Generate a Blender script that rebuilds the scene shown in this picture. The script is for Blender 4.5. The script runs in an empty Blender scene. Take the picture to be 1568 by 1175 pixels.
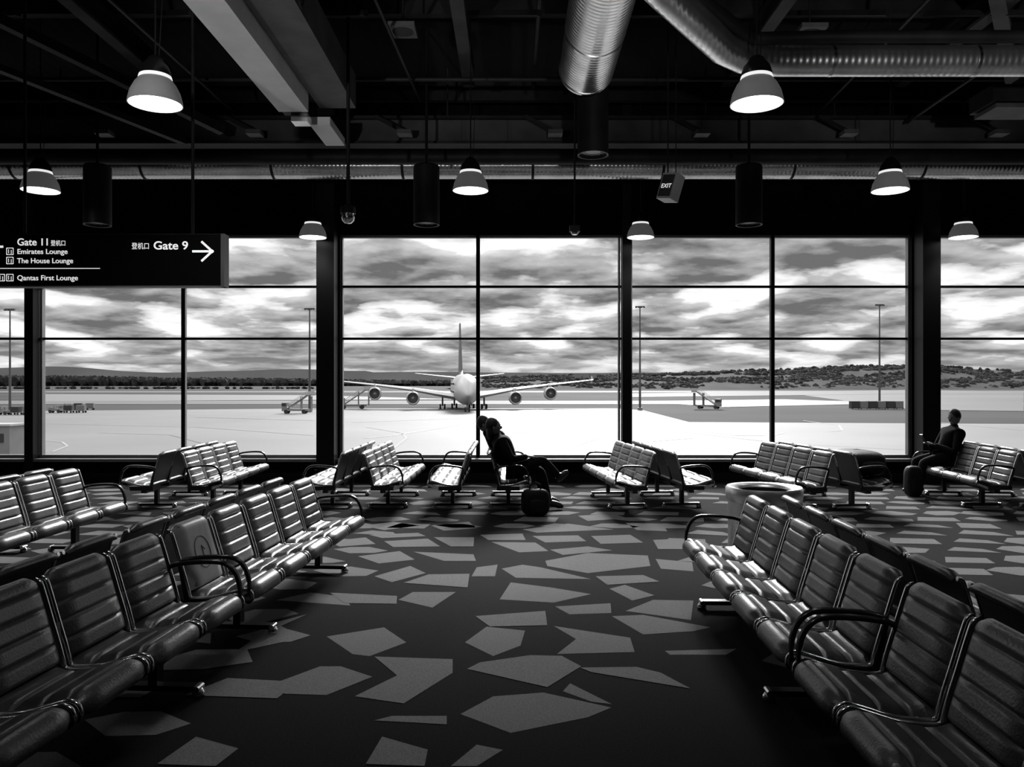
import bpy, math, random
from mathutils import Vector, Matrix, noise
random.seed(7)
S = bpy.context.scene
F = 1220.0; HY = 588.0; H = 1.7; CX = 784.0
def PX(px, Y): return (px-CX)/F*Y
def PZ(py, Y): return H-(py-HY)/F*Y
def ground(px, py, z=0.0):
    Y = (H-z)*F/(py-HY); return (PX(px, Y), Y)

# ---------------------------------------------------------------- materials
def mat(name, c, rough=0.6, metal=0.0, var=0.0, vscale=8.0, bump=0.0, bscale=60.0, emit=0.0, spec=0.5, coat=0.0):
    m = bpy.data.materials.new(name); m.use_nodes = True
    nt = m.node_tree; b = nt.nodes['Principled BSDF']
    b.inputs['Base Color'].default_value = (c, c, c, 1)
    b.inputs['Roughness'].default_value = rough
    b.inputs['Metallic'].default_value = metal
    b.inputs['Specular IOR Level'].default_value = spec
    b.inputs['Coat Weight'].default_value = coat
    tc = nt.nodes.new('ShaderNodeTexCoord')
    if var > 0:
        n = nt.nodes.new('ShaderNodeTexNoise'); n.inputs['Scale'].default_value = vscale; n.inputs['Detail'].default_value = 6
        r = nt.nodes.new('ShaderNodeValToRGB')
        a = max(0, c*(1-var)); d = c*(1+var)
        r.color_ramp.elements[0].position = 0.3; r.color_ramp.elements[1].position = 0.7
        r.color_ramp.elements[0].color = (a, a, a, 1); r.color_ramp.elements[1].color = (d, d, d, 1)
        nt.links.new(tc.outputs['Object'], n.inputs['Vector']); nt.links.new(n.outputs['Fac'], r.inputs['Fac'])
        nt.links.new(r.outputs['Color'], b.inputs['Base Color'])
    if bump > 0:
        n2 = nt.nodes.new('ShaderNodeTexNoise'); n2.inputs['Scale'].default_value = bscale
        bp = nt.nodes.new('ShaderNodeBump'); bp.inputs['Strength'].default_value = bump; bp.inputs['Distance'].default_value = 0.02
        nt.links.new(tc.outputs['Object'], n2.inputs['Vector']); nt.links.new(n2.outputs['Fac'], bp.inputs['Height'])
        nt.links.new(bp.outputs['Normal'], b.inputs['Normal'])
    if emit > 0:
        b.inputs['Emission Color'].default_value = (1, 1, 1, 1); b.inputs['Emission Strength'].default_value = emit
    return m
def ribbed(name, c, axis, scale, rough=0.35, strength=0.5, metal=0.9, dist=.03):
    m = mat(name, c, rough, metal, var=0.2, vscale=3)
    nt = m.node_tree; b = nt.nodes['Principled BSDF']
    tc = nt.nodes.new('ShaderNodeTexCoord'); w = nt.nodes.new('ShaderNodeTexWave')
    w.bands_direction = axis; w.inputs['Scale'].default_value = scale; w.inputs['Distortion'].default_value = 0.3
    w.inputs['Detail'].default_value = 1
    bp = nt.nodes.new('ShaderNodeBump'); bp.inputs['Strength'].default_value = strength; bp.inputs['Distance'].default_value = dist
    nt.links.new(tc.outputs['Object'], w.inputs['Vector']); nt.links.new(w.outputs['Fac'], bp.inputs['Height'])
    nt.links.new(bp.outputs['Normal'], b.inputs['Normal'])
    return m
M = {}
M['leather'] = mat('black_leather', 0.028, 0.36, 0, 0.2, 20, 0.10, 90, spec=0.8)
M['chrome'] = mat('polished_aluminium', 0.7, 0.22, 1.0, 0.1, 10)
M['brushed'] = mat('brushed_steel', 0.85, 0.38, 0.9, 0.1, 10)
M['blackmetal'] = mat('black_metal', 0.012, 0.3, 0.0, 0.2, 10)
M['plastic'] = mat('arm_plastic', 0.015, 0.22, 0, 0.1, 10)
M['carpet'] = mat('carpet_dark', 0.010, 0.95, 0, 0.5, 90, 0.5, 400, spec=0.06)
M['carpetl'] = mat('carpet_light', 0.18, 0.95, 0, 0.28, 120, 0.5, 400, spec=0.15)
M['wall'] = mat('wall_black', 0.006, 0.8, 0, 0.2, 4, spec=0.05)
M['ceil'] = ribbed('ceiling_deck', 0.006, 'X', 1.6, 0.8, 0.5, 0.0)
M['frame'] = mat('window_frame_black', 0.008, 0.45, 0.0, 0.1, 5, spec=0.2)
M['framel'] = mat('window_frame_grey', 0.22, 0.45, 0.3, 0.1, 5)
M['steel'] = mat('dark_steel', 0.020, 0.55, 0.2, 0.4, 3, spec=0.25)
M['beamgrey'] = mat('beam_grey', 0.09, 0.6, 0, 0.35, 2.5)
M['beamdark'] = mat('beam_dark', 0.06, 0.6, 0, 0.35, 2.5, spec=.3)
M['whiteduct'] = mat('painted_duct', 0.85, 0.45, 0, 0.1, 2)
M['ductx'] = ribbed('spiral_duct_x', 0.9, 'X', 5.0, 0.28, 0.35, .95, .006)
M['ductwin'] = ribbed('spiral_duct_dark', 0.85, 'X', 5.0, 0.20, 0.25, .95, .005)
M['ducty'] = ribbed('spiral_duct_y', 0.9, 'Y', 5.0, 0.28, 0.35, .95, .006)
M['lampshade'] = mat('lamp_shade', 0.45, 0.35, 0.0, 0.1, 6, emit=.04)
M['lampglow'] = mat('lamp_glow', 0.9, 0.4, emit=5.0)
M['lampglow2'] = mat('lamp_inner_ring', 0.9, 0.4, emit=0.8)
M['white'] = mat('sign_white', 0.85, 0.5, emit=0.75)
M['signface'] = mat('sign_black', 0.004, 0.4, 0, 0.1, 4, spec=.2)
M['concrete'] = mat('apron_concrete', 0.082, 0.75, 0, 0.18, 0.03, spec=.3)
M['asphalt'] = mat('taxiway_asphalt', 0.055, 0.8, 0, 0.15, 0.01, spec=.2)
M['grass'] = mat('dry_grass', 0.019, 0.95, 0, 0.5, 0.012, spec=0.1)
M['paint'] = mat('painted_line', 0.16, 0.7, 0, 0.1, 0.5)
M['darkline'] = mat('tar_line', 0.040, 0.7, 0, 0.1, 0.5)
M['tree'] = mat('tree_foliage', 0.022, 0.95, 0, 0.6, 0.05, spec=0.05)
M['hill'] = mat('hill_grass', 0.03, 0.95, 0, 0.4, 0.02, spec=0.05)
M['mount'] = mat('distant_mountain', 0.07, 1.0, 0, 0.15, 0.002, spec=0.0)
M['planew'] = mat('aircraft_white', 0.28, 0.3, 0, 0.05, 0.3)
M['planeg'] = mat('aircraft_grey', 0.10, 0.4, 0.2, 0.1, 0.3)
M['planed'] = mat('aircraft_dark', 0.010, 0.4, 0.0, 0.1, 0.3)
M['tailred'] = mat('tail_fin_paint', 0.035, 0.35, 0, 0.1, 0.3)
M['mast'] = mat('mast_steel', 0.05, 0.6, 0.3, 0.1, 1)
M['vehicle'] = mat('vehicle_paint', 0.12, 0.4, 0, 0.1, 1)
M['rubber'] = mat('rubber', 0.01, 0.8, 0, 0.1, 1)
M['skin'] = mat('skin', 0.16, 0.55, 0, 0.1, 20)
M['hair'] = mat('hair', 0.008, 0.6, 0, 0.3, 60)
M['cloth'] = mat('dark_cloth', 0.008, 0.9, 0, 0.3, 30, 0.3, 80, spec=0.1)
M['cloth2'] = mat('dark_trousers', 0.012, 0.9, 0, 0.3, 30, 0.3, 80, spec=0.1)
M['shoe'] = mat('shoe', 0.015, 0.4, 0, 0.2, 30)
M['bag'] = mat('bag_nylon', 0.010, 0.7, 0, 0.3, 20, 0.3, 50, spec=.2)
M['seatcover'] = mat('seat_cover_vinyl', 0.25, 0.4, 0, 0.1, 20)

# ---------------------------------------------------------------- mesh builder
class MB:
    def __init__(s): s.v = []; s.f = []; s.m = []; s.mats = []
    def mi(s, k):
        if k not in s.mats: s.mats.append(k)
        return s.mats.index(k)
    def add(s, vs, fs, k):
        o = len(s.v); s.v += [tuple(v) for v in vs]; i = s.mi(k)
        for f in fs: s.f.append([o+a for a in f]); s.m.append(i)
    def box(s, c, d, k, rot=None):
        vs = []
        for x in (-.5, .5):
            for y in (-.5, .5):
                for z in (-.5, .5):
                    p = Vector((x*d[0], y*d[1], z*d[2]))
                    if rot is not None: p = rot @ p
                    vs.append(p+Vector(c))
        s.add(vs, [(0,1,3,2),(4,6,7,5),(0,4,5,1),(2,3,7,6),(0,2,6,4),(1,5,7,3)], k)
    def bar(s, a, b, w, h, k):
        a = Vector(a); b = Vector(b); d = b-a
        q = d.to_track_quat('Y', 'Z').to_matrix()
        s.box((a+b)/2, (w, d.length, h), k, q)
    def tube(s, pts, r, k, seg=10, caps=True):
        pts = [Vector(p) for p in pts]; n = len(pts)
        if not hasattr(r, '__len__'): r = [r]*n
        t0 = (pts[1]-pts[0]).normalized()
        up = Vector((0, 0, 1)) if abs(t0.z) < .9 else Vector((1, 0, 0))
        nx = t0.cross(up).normalized(); vs = []
        for i, p in enumerate(pts):
            if i == 0: t = (pts[1]-pts[0])
            elif i == n-1: t = (pts[-1]-pts[-2])
            else: t = (pts[i+1]-pts[i]).normalized()+(pts[i]-pts[i-1]).normalized()
            t.normalize()
            nx = (nx-t*nx.dot(t)).normalized(); ny = t.cross(nx)
            for j in range(seg):
                a = 2*math.pi*j/seg
                vs.append(p+(nx*math.cos(a)+ny*math.sin(a))*r[i])
        fs = []
        for i in range(n-1):
            for j in range(seg):
                a = i*seg+j; b = i*seg+(j+1) % seg
                fs.append((a, b, b+seg, a+seg))
        if caps:
            fs.append(tuple(range(seg))[::-1]); fs.append(tuple((n-1)*seg+j for j in range(seg)))
        s.add(vs, fs, k)
    def lathe(s, prof, c, k, seg=32, axis='Z'):
        vs = []; fs = []; n = len(prof)
        for (r, z) in prof:
            for j in range(seg):
                a = 2*math.pi*j/seg
                if axis == 'Z': p = (c[0]+r*math.cos(a), c[1]+r*math.sin(a), c[2]+z)
                else: p = (c[0]+r*math.cos(a), c[1]+z, c[2]+r*math.sin(a))
                vs.append(p)
        for i in range(n-1):
            for j in range(seg):
                a = i*seg+j; b = i*seg+(j+1) % seg
                fs.append((a, b, b+seg, a+seg))
        s.add(vs, fs, k)
    def ell(s, c, r, k, u=16, w=10, rot=None, e=1.0):
        vs = []; fs = []
        def sp(x): return math.copysign(abs(x)**e, x)
        for i in range(w+1):
            th = math.pi*i/w
            for j in range(u):
                ph = 2*math.pi*j/u
                p = Vector((r[0]*sp(math.sin(th))*sp(math.cos(ph)), r[1]*sp(math.sin(th))*sp(math.sin(ph)), r[2]*sp(math.cos(th))))
                if rot is not None: p = rot @ p
                vs.append(p+Vector(c))
        for i in range(w):
            for j in range(u):
                a = i*u+j; b = i*u+(j+1) % u
                fs.append((a, a+u, b+u, b))
        s.add(vs, fs, k)
    def mesh(s, name, smooth=True, angle=40):
        me = bpy.data.meshes.new(name); me.from_pydata(s.v, [], s.f)
        for k in s.mats: me.materials.append(M[k])
        for p, i in zip(me.polygons, s.m): p.material_index = i
        import bmesh
        bm = bmesh.new(); bm.from_mesh(me); bmesh.ops.recalc_face_normals(bm, faces=bm.faces)
        bmesh.ops.dissolve_degenerate(bm, dist=1e-6, edges=bm.edges); bm.to_mesh(me); bm.free()
        if smooth:
            for p in me.polygons: p.use_smooth = True
            try: me.set_sharp_from_angle(angle=math.radians(angle))
            except Exception: pass
        me.update(); return me
    def obj(s, name, loc=(0,0,0), rz=0, parent=None, smooth=True, angle=40):
        o = bpy.data.objects.new(name, s.mesh(name+'_mesh', smooth, angle))
        o.location = loc; o.rotation_euler = (0, 0, rz)
        S.collection.objects.link(o)
        if parent: o.parent = parent
        return o
def empty(name, loc=(0,0,0), rz=0):
    o = bpy.data.objects.new(name, None); o.location = loc; o.rotation_euler = (0,0,rz); o.empty_display_size = .2
    S.collection.objects.link(o); return o

# ---------------------------------------------------------------- room shell
XL, XR, YB, D, ZC = -13.4, 12.21, -5.0, 13.8, 6.6
ZT, ZS = 4.28, 0.40
m = MB(); 
m.box(((XL+XR)/2, (YB+D)/2, -0.15), (XR-XL+.4, D-YB+.6, .3), 'carpet')
polys = [
 [(705,1095),(755,1068),(832,1062),(936,1085),(900,1100),(782,1124)],
 [(862,1060),(873,1048),(937,1080),(905,1076)],
 [(420,1048),(490,1022),(522,1022),(570,1038),(500,1066),(436,1064)],
 [(543,1068),(608,1036),(573,1007),(693,1011),(693,1032),(618,1079)],
 [(715,1026),(735,1016),(812,1005),(860,1006),(890,1022),(838,1054)],
 [(888,1024),(975,1023),(1012,1032),(1057,1056),(905,1031)],
 [(500,976),(588,962),(622,985),(566,1006),(540,1003)],
 [(712,985),(745,961),(804,967),(797,990),(755,1006)],
 [(853,1003),(882,980),(848,960),(965,978),(972,1000)],
 [(573,1105),(600,1098),(684,1098),(684,1111)],
 [(610,920),(632,908),(698,908),(662,932)],
 [(505,909),(608,914),(607,926),(527,925)],
 [(728,945),(835,937),(838,959),(750,961)],
 [(765,919),(782,893),(845,901),(905,911),(848,924)],
 [(850,930),(935,925),(936,940),(872,942)],
 [(937,945),(985,943),(1088,962),(1062,968),(985,973)],
 [(958,937),(1000,920),(1062,921),(1058,951)],
 [(933,903),(957,897),(1002,913),(968,921)],
 [(573,884),(628,868),(652,879),(600,893)],
 [(618,894),(656,881),(719,880),(716,901)],
 [(633,846),(725,850),(729,860),(680,860)],
 [(548,853),(612,845),(635,858),(580,864)],
 [(768,872),(800,866),(828,870),(905,888),(790,886)],
 [(835,860),(900,848),(992,852),(996,868),(900,879),(838,868)],
 [(842,843),(900,838),(938,844),(862,851)],
 [(588,830),(655,826),(674,838),(602,839)],
 [(664,824),(726,824),(725,838),(690,838)],
 [(735,820),(800,818),(805,828),(748,828)],
 [(752,831),(820,832),(840,845),(795,847)],
 [(556,806),(602,800),(642,806),(588,813)],
 [(660,806),(718,800),(730,810),(680,814)],
 [(800,812),(870,803),(940,812),(822,817)],
 [(885,791),(940,788),(962,795),(900,799)],
 [(958,802),(1014,803),(1022,815),(975,813)],
 [(1004,857),(1060,862),(1062,876),(1012,872)],
 [(1018,998),(1128,995),(1112,1004),(1026,1004)],
 [(905,822),(965,820),(985,832),(920,834)],
 [(1000,828),(1042,826),(1048,842),(1008,842)],
 [(815,822),(885,821),(898,830),(835,832)],
 [(730,870),(762,866),(758,884),(722,884)],
 [(912,884),(985,882),(1010,892),(930,897)],
 [(500,830),(560,824),(575,834),(520,838)],
 [(565,820),(640,817),(652,822),(585,825)],
 [(730,1142),(770,1150),(730,1175),(690,1175)],
 [(470,942),(430,960),(465,978),(360,1000),(395,975),(420,955)],
 [(240,1172),(300,1130),(365,1148),(330,1175)],
 [(585,1130),(655,1150),(650,1175),(560,1172)],
]
pc = [0]
def addpoly(pts):
    a = sum(pts[i][0]*pts[(i+1)%len(pts)][1]-pts[(i+1)%len(pts)][0]*pts[i][1] for i in range(len(pts)))
    if a < 0: pts = pts[::-1]
    pc[0] += 1; z = 0.0012+(pc[0] % 7)*.0003
    m.add([(x, y, z) for x, y in pts], [tuple(range(len(pts)))], 'carpetl')
for p in polys:
    addpoly([ground(*q) for q in p])
gx, gy = 0.62, 0.46
for iy in range(-4, 29):
    for ix in range(-21, 20):
        cx = ix*gx+(iy % 2)*.31+random.uniform(-.06, .06); cy = iy*gy+.3
        if cy > 13.5 or cx < XL+.5 or cx > XR-.5: continue
        if -1.45 < cx < 1.75 and 3.0 < cy < 9.5: continue
        if random.random() < .15: continue
        a = random.uniform(.24, .31); b = random.uniform(.13, .2); sk = random.uniform(-.1, .1)
        kind = random.random()
        if kind < .5:
            pts = [(-a,random.uniform(-.05,.05)),(-a*.35+sk,-b),(a*.5+sk,-b*.9),(a,random.uniform(-.06,.06)),(a*.3-sk,b),(-a*.45,b*.95)]
        elif kind < .8:
            pts = [(-a,-b*.7),(a*.8,-b),(a,b*.6),(-a*.5,b)]
        else:
            pts = [(-a,-b*.2),(a,-b),(a*.7,b*.3),(-a*.3,b)]
        addpoly([(cx+x, cy+y) for x, y in pts])
fm = bpy.data.meshes.new('floor_mesh'); fm.from_pydata(m.v, [], m.f)
for k in m.mats: fm.materials.append(M[k])
for p, i in zip(fm.polygons, m.m): p.material_index = i
fo = bpy.data.objects.new('floor', fm); S.collection.objects.link(fo)

m = MB(); m.box(((XL+XR)/2, (YB+D)/2, ZC+.1), (XR-XL+.4, D-YB+.6, .2), 'ceil'); m.obj('ceiling', smooth=False)
m = MB(); m.box((XL-.1, (YB+D)/2, ZC/2), (.2, D-YB, ZC), 'wall'); m.obj('wall_left', smooth=False)
m = MB(); m.box((XR+.1, (YB+D)/2, ZC/2), (.2, D-YB, ZC), 'wall'); m.obj('wall_right', smooth=False)
m = MB(); m.box(((XL+XR)/2, YB-.1, ZC/2), (XR-XL+.4, .2, ZC), 'wall'); m.obj('wall_back', smooth=False)
m = MB()
m.box(((XL+XR)/2, D+.1, ZS/2-.02), (XR-XL, .2, ZS-.04), 'wall')
m.box(((XL+XR)/2, D+.1, (ZT+ZC)/2), (XR-XL, .2, ZC-ZT), 'wall')
m.obj('wall_front', smooth=False)
m = MB(); m.box(((XL+XR)/2, D-.06, .08), (XR-XL, .1, .16), 'frame'); m.obj('baseboard_front', smooth=False)
m = MB(); m.box(((XL+XR)/2, D+.02, ZS-.02), (XR-XL, .34, .05), 'framel'); m.obj('trim_1', smooth=False)

# glass
gm = bpy.data.materials.new('window_glass'); gm.use_nodes = True; nt = gm.node_tree
for n in list(nt.nodes): nt.nodes.remove(n)
o_ = nt.nodes.new('ShaderNodeOutputMaterial'); mx = nt.nodes.new('ShaderNodeMixShader'); tr = nt.nodes.new('ShaderNodeBsdfTransparent')
gl = nt.nodes.new('ShaderNodeBsdfGlossy'); gl.inputs['Roughness'].default_value = .02
lw = nt.nodes.new('ShaderNodeFresnel'); lw.inputs['IOR'].default_value = 1.3
tr.inputs['Color'].default_value = (.96,.96,.96,1)
nt.links.new(lw.outputs[0], mx.inputs[0]); nt.links.new(tr.outputs[0], mx.inputs[1]); nt.links.new(gl.outputs[0], mx.inputs[2]); nt.links.new(mx.outputs[0], o_.inputs[0])
M['glass'] = gm
P5 = 5.124; bx = [1.968+P5*k for k in range(-3, 3)]
def isbig(x): return abs(x+3.156) < .1 or abs(x-7.09) < .1 or abs(x+13.4) < .1
zh1, zh2 = PZ(439, D), PZ(519, D)
for i in range(5):
    a, b = bx[i], bx[i+1]; w = empty('window_%d' % (i+1), ((a+b)/2, D+.1, 0))
    hw = (b-a)/2
    m = MB(); m.add([(-hw,.02,ZS),(hw,.02,ZS),(hw,.02,ZT),(-hw,.02,ZT)], [(0,1,2,3)], 'glass'); m.obj('glass_pane', parent=w, smooth=False)
    m = MB()
    for zz in (zh1, zh2): m.box((0, -.02, zz), (b-a, .07, .04), 'frame')
    m.box((0, -.02, (ZS+ZT)/2), (.06, .09, ZT-ZS), 'frame')
    m.box((.032, -.02, (ZS+ZT)/2), (.012, .07, ZT-ZS), 'framel')
    m.box((0, -.02, ZS+.03), (b-a, .09, .06), 'framel'); m.box((0, -.02, ZT-.02), (b-a, .09, .05), 'framel')
    for e in (a, b):
        off = (.19 if isbig(e) else .095)+.01; xx = -hw+off if e == a else hw-off
        m.box((xx, -.02, (ZS+ZT)/2), (.03, .1, ZT-ZS), 'framel')
    m.obj('frame', parent=w, smooth=False)
for i, x in enumerate(bx[1:5]):
    m = MB()
    if isbig(x):
        m.box((x, D-.2, ZC/2), (.30, .30, ZC-.01), 'frame'); m.box((x, D-.2, .12), (.36, .36, .24), 'frame')
        m.box((x, D+.04, (ZS+ZT)/2), (.36,.12,ZT-ZS), 'frame')
    else:
        m.box((x, D-.05, ZC/2), (.15, .22, ZC-.01), 'frame'); m.box((x, D-.05, .1), (.2, .26, .2), 'frame')
    m.obj('column', smooth=False)

# ---------------------------------------------------------------- bench
PITCH = 0.55
def catmull(pts, n):
    out = []; P = [pts[0]]+list(pts)+[pts[-1]]
    segs = len(pts)-1
    for i in range(n+1):
        t = i/n*segs; k = min(int(t), segs-1); u = t-k
        p0, p1, p2, p3 = P[k], P[k+1], P[k+2], P[k+3]
        out.append(tuple(.5*((2*p1[j])+(-p0[j]+p2[j])*u+(2*p0[j]-5*p1[j]+4*p2[j]-p3[j])*u*u+(-p0[j]+3*p1[j]-3*p2[j]+p3[j])*u**3) for j in (0, 1)))
    return out
SEATP = [(.245,.385),(.31,.362),(.43,.370),(.55,.405),(.615,.422),(.655,.41),(.667,.378),(.655,.35)]
BACKP = [(.262,.40),(.240,.48),(.212,.57),(.185,.66),(.163,.73),(.148,.768),(.125,.778),(.105,.76)]
def resample(pts, N):
    d = [0]
    for a, b in zip(pts[:-1], pts[1:]): d.append(d[-1]+math.hypot(b[0]-a[0], b[1]-a[1]))
    out = []; j = 0
    for i in range(N+1):
        t = d[-1]*i/N
        while j < len(d)-2 and d[j+1] < t: j += 1
        u = (t-d[j])/((d[j+1]-d[j]) or 1); out.append((pts[j][0]+(pts[j+1][0]-pts[j][0])*u, pts[j][1]+(pts[j+1][1]-pts[j][1])*u))
    return out
def pad(m, prof, y0, y1, sx, secs, k, N=64, off=0.0, t0=0.006, bul=0.021):
    pts = resample(catmull(prof, 80), N); W = 9; top = []; bot = []
    for i, (x, z) in enumerate(pts):
        a = pts[max(0, i-1)]; b = pts[min(N, i+1)]
        dx, dz = b[0]-a[0], b[1]-a[1]; L = math.hypot(dx, dz) or 1
        nx, nz = -dz/L, dx/L
        if prof is BACKP: nx, nz = dz/L, -dx/L
        t = i/N; s = min(1.0, abs(math.sin(math.pi*secs*t))*1.9)**.5
        for j in range(W):
            q = j/(W-1); ed = min(1, min(q, 1-q)/.09)**.5 if 0 < q < 1 else 0
            h = (t0+bul*s)*ed+off
            y = y0+(y1-y0)*q
            top.append((sx*(x+nx*h), y, z+nz*h)); bot.append((sx*(x-nx*.010), y, z-nz*.010))
    vs = top+bot; fs = []; n = N+1; o = n*W
    for i in range(N):
        for j in range(W-1):
            a = i*W+j; fs.append((a, a+1, a+W+1, a+W)); fs.append((o+a, o+a+W, o+a+W+1, o+a+1))
        for j in (0, W-1):
            a = i*W+j; fs.append((a, a+W, o+a+W, o+a))
    for i in (0, N):
        for j in range(W-1):
            a = i*W+j; fs.append((a, o+a, o+a+1, a+1))
    m.add(vs, fs, k)
def bench_mesh(n):
    m = MB(); L = n*PITCH
    rail = catmull(BACKP[::-1][1:]+[(.272,.368)]+SEATP[1:], 40)
    for sx in (1, -1):
        for i in range(n):
            y0 = i*PITCH+.040; y1 = (i+1)*PITCH-.040
            pad(m, SEATP, y0, y1, sx, 4, 'leather')
            pad(m, BACKP, y0, y1, sx, 5, 'leather')
            m.box((sx*.25, (y0+y1)/2, .36), (.03, y1-y0, .03), 'blackmetal')
        for i in range(n+1):
            for dy in ((.022,) if i == 0 else ((-.022,) if i == n else (-.022, .022))):
                y = i*PITCH+dy
                m.tube([(sx*x, y, z) for x, z in rail], .0125, 'chrome', 8)
                m.tube([(sx*.645, y-.011, .368), (sx*.645, y+.011, .368)], .033, 'blackmetal', 14)
                m.tube([(sx*.645, y-.013, .368), (sx*.645, y+.013, .368)], .014, 'chrome', 10)
            yy = min(max(i*PITCH, .022), L-.022)
            m.box((sx*.38, yy, .325), (.30, .03, .05), 'blackmetal')
            m.bar((sx*.52, yy, .32), (sx*.64, yy, .368), .025, .03, 'chrome')
            m.bar((sx*.26, yy, .32), (sx*.21, yy, .57), .03, .025, 'blackmetal')
        for y in (.022, L-.022):
            arm = catmull([(.20,.575),(.24,.60),(.36,.618),(.50,.622),(.575,.605),(.625,.55),(.648,.47),(.65,.39)], 28)
            for q in (-.007, .007):
                m.tube([(sx*x, y+q, z) for x, z in arm], [.0135]*24+[.011]*5, 'plastic', 8)
        m.box((sx*.38, L/2, .285), (.07, L-.16, .06), 'blackmetal')
        for y in (.50, L-.50):
            m.box((sx*.38, y, .16), (.05, .07, .24), 'blackmetal')
            m.box((sx*.38, y, .05), (.50, .065, .03), 'blackmetal')
            for x in (.14, .62):
                m.lathe([(0,0),(.032,0),(.036,.012),(.03,.03),(.012,.05),(0,.05)], (sx*x, y, .003), 'chrome', 12)
                m.tube([(sx*x, y-.036, .05), (sx*x, y+.036, .05)], .018, 'chrome', 10)
    return m.mesh('airport_bench_%d_seat_mesh' % n, True, 50)
BM = {5: bench_mesh(5), 4: bench_mesh(4)}
def bench(x0, y0, x1, y1, n):
    o = bpy.data.objects.new('tandem_airport_bench', BM[n]); S.collection.objects.link(o)
    o.location = (x0, y0, 0); o.rotation_euler = (0, 0, -math.atan2(x1-x0, y1-y0)); return o
def lerp_line(xa, ya, xb, yb, y): return xa+(xb-xa)*(y-ya)/(yb-ya)
LX = lambda y: lerp_line(-2.43, 2.757, -2.09, 7.67, y)
RX = lambda y: lerp_line(1.95, 3.03, 2.07, 6.54, y)
bench(LX(4.96), 4.96, LX(7.7), 7.7, 5)
bench(LX(2.12), 2.12, LX(4.88), 4.88, 5)
bench(RX(3.74), 3.74, RX(6.5), 6.5, 5)
bench(RX(.93), .93, RX(3.7), 3.7, 5)
bench(-4.80, 5.78, -4.78, 8.5, 5)
bench(-4.82, 2.95, -4.80, 5.7, 5)
bench(2.00, 10.4, 1.78, 12.6, 4)
bench(-.43, 10.4, -.43, 12.6, 4)
bench(-2.08, 10.4, -2.05, 12.6, 4)
bench(-4.46, 10.4, -4.52, 12.6, 4)
bench(4.30, 10.3, 4.05, 12.5, 4)
bench(6.78, 10.4, 7.0, 12.6, 4)

# priority seat cover
ang = -math.atan2(LX(7.7)-LX(4.96), 7.7-4.96)
m = MB(); pad(m, BACKP, .045, PITCH-.045, 1, 1, 'seatcover', 40, off=.004, t0=.02, bul=.006)
cy, cz = PITCH/2, .60
sx_ = lambda z: .212+(.57-z)*.305+.032
ring = [(sx_(cz+.10*math.sin(2*math.pi*i/24)), cy+.10*math.cos(2*math.pi*i/24), cz+.10*math.sin(2*math.pi*i/24)) for i in range(25)]
m.tube(ring, .004, 'beamgrey', 6)
m.tube([(sx_(z), cy+dy, z) for dy, z in ((-.03,.55),(.0,.58),(.0,.64),(.03,.61))], .004, 'beamgrey', 6)
m.obj('priority_seat_cover', (LX(4.96), 4.96, 0), ang)

# ---------------------------------------------------------------- bin
bxp, byp = 2.31, 7.3
m = MB()
m.lathe([(0,.0),(.31,.0),(.32,.02),(.32,.62),(.33,.63),(.342,.68),(.342,.74),(.33,.755),(.27,.745),(.24,.71),(.235,.55),(0,.55)], (bxp, byp, 0.002), 'brushed', 48)
m.lathe([(.322,.05),(.328,.06),(.328,.08),(.322,.09)], (bxp, byp, 0), 'blackmetal', 48)
m.lathe([(.232,.72),(.232,.552),(0,.552)], (bxp, byp, 0), 'blackmetal', 48)
m.obj('litter_bin')

# ---------------------------------------------------------------- lamps
def pendant(x, y, zb=4.12, i=0):
    e = empty('pendant_lamp', (x, y, zb)); m = MB()
    m.lathe([(.225,0),(.222,.03),(.205,.10),(.17,.17),(.135,.215),(.13,.22)], (0,0,0), 'lampshade', 36)
    m.lathe([(.218,.0),(.20,.08),(.165,.15),(.13,.20)], (0,0,0), 'lampglow2', 36)
    m.lathe([(.225,0),(.218,0)], (0,0,0), 'chrome', 36)
    m.lathe([(0,.035),(.20,.035)], (0,0,0), 'lampglow', 36)
    m.lathe([(.134,.215),(.138,.222),(.132,.245)], (0,0,0), 'lampglow2', 36)
    m.lathe([(.132,.245),(.13,.27),(.11,.33),(.075,.37),(.06,.40),(.03,.42),(0,.42)], (0,0,0), 'blackmetal', 36)
    m.tube([(0,0,.40),(0,0,ZC-zb-.01)], .008, 'blackmetal', 8)
    m.tube([(.03,0,.40),(.05,.02,.9),(.012,0,1.5)], .004, 'blackmetal', 6)
    m.lathe([(.06,ZC-zb-.05),(.06,ZC-zb-.01)], (0,0,0), 'blackmetal', 16)
    m.obj('shade_and_cord', parent=e)
    l = bpy.data.lights.new('lamp_bulb', 'SPOT'); l.energy = 60; l.spot_size = math.radians(120); l.spot_blend = .8; l.shadow_soft_size = .2
    lo = bpy.data.objects.new('bulb', l); S.collection.objects.link(lo); lo.parent = e; lo.location = (0,0,-.02)
for x, y in ((-3.09,6.9),(2.12,6.9),(-5.92,10),(-.52,10),(4.75,10),(-3.3,13.2),(2.13,13.2),(7.48,13.2),(7.4,6.9),(-8.4,6.9),(-.5,3.2),(4.7,3.2),(-5.7,3.2)):
    pendant(x, y)
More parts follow.
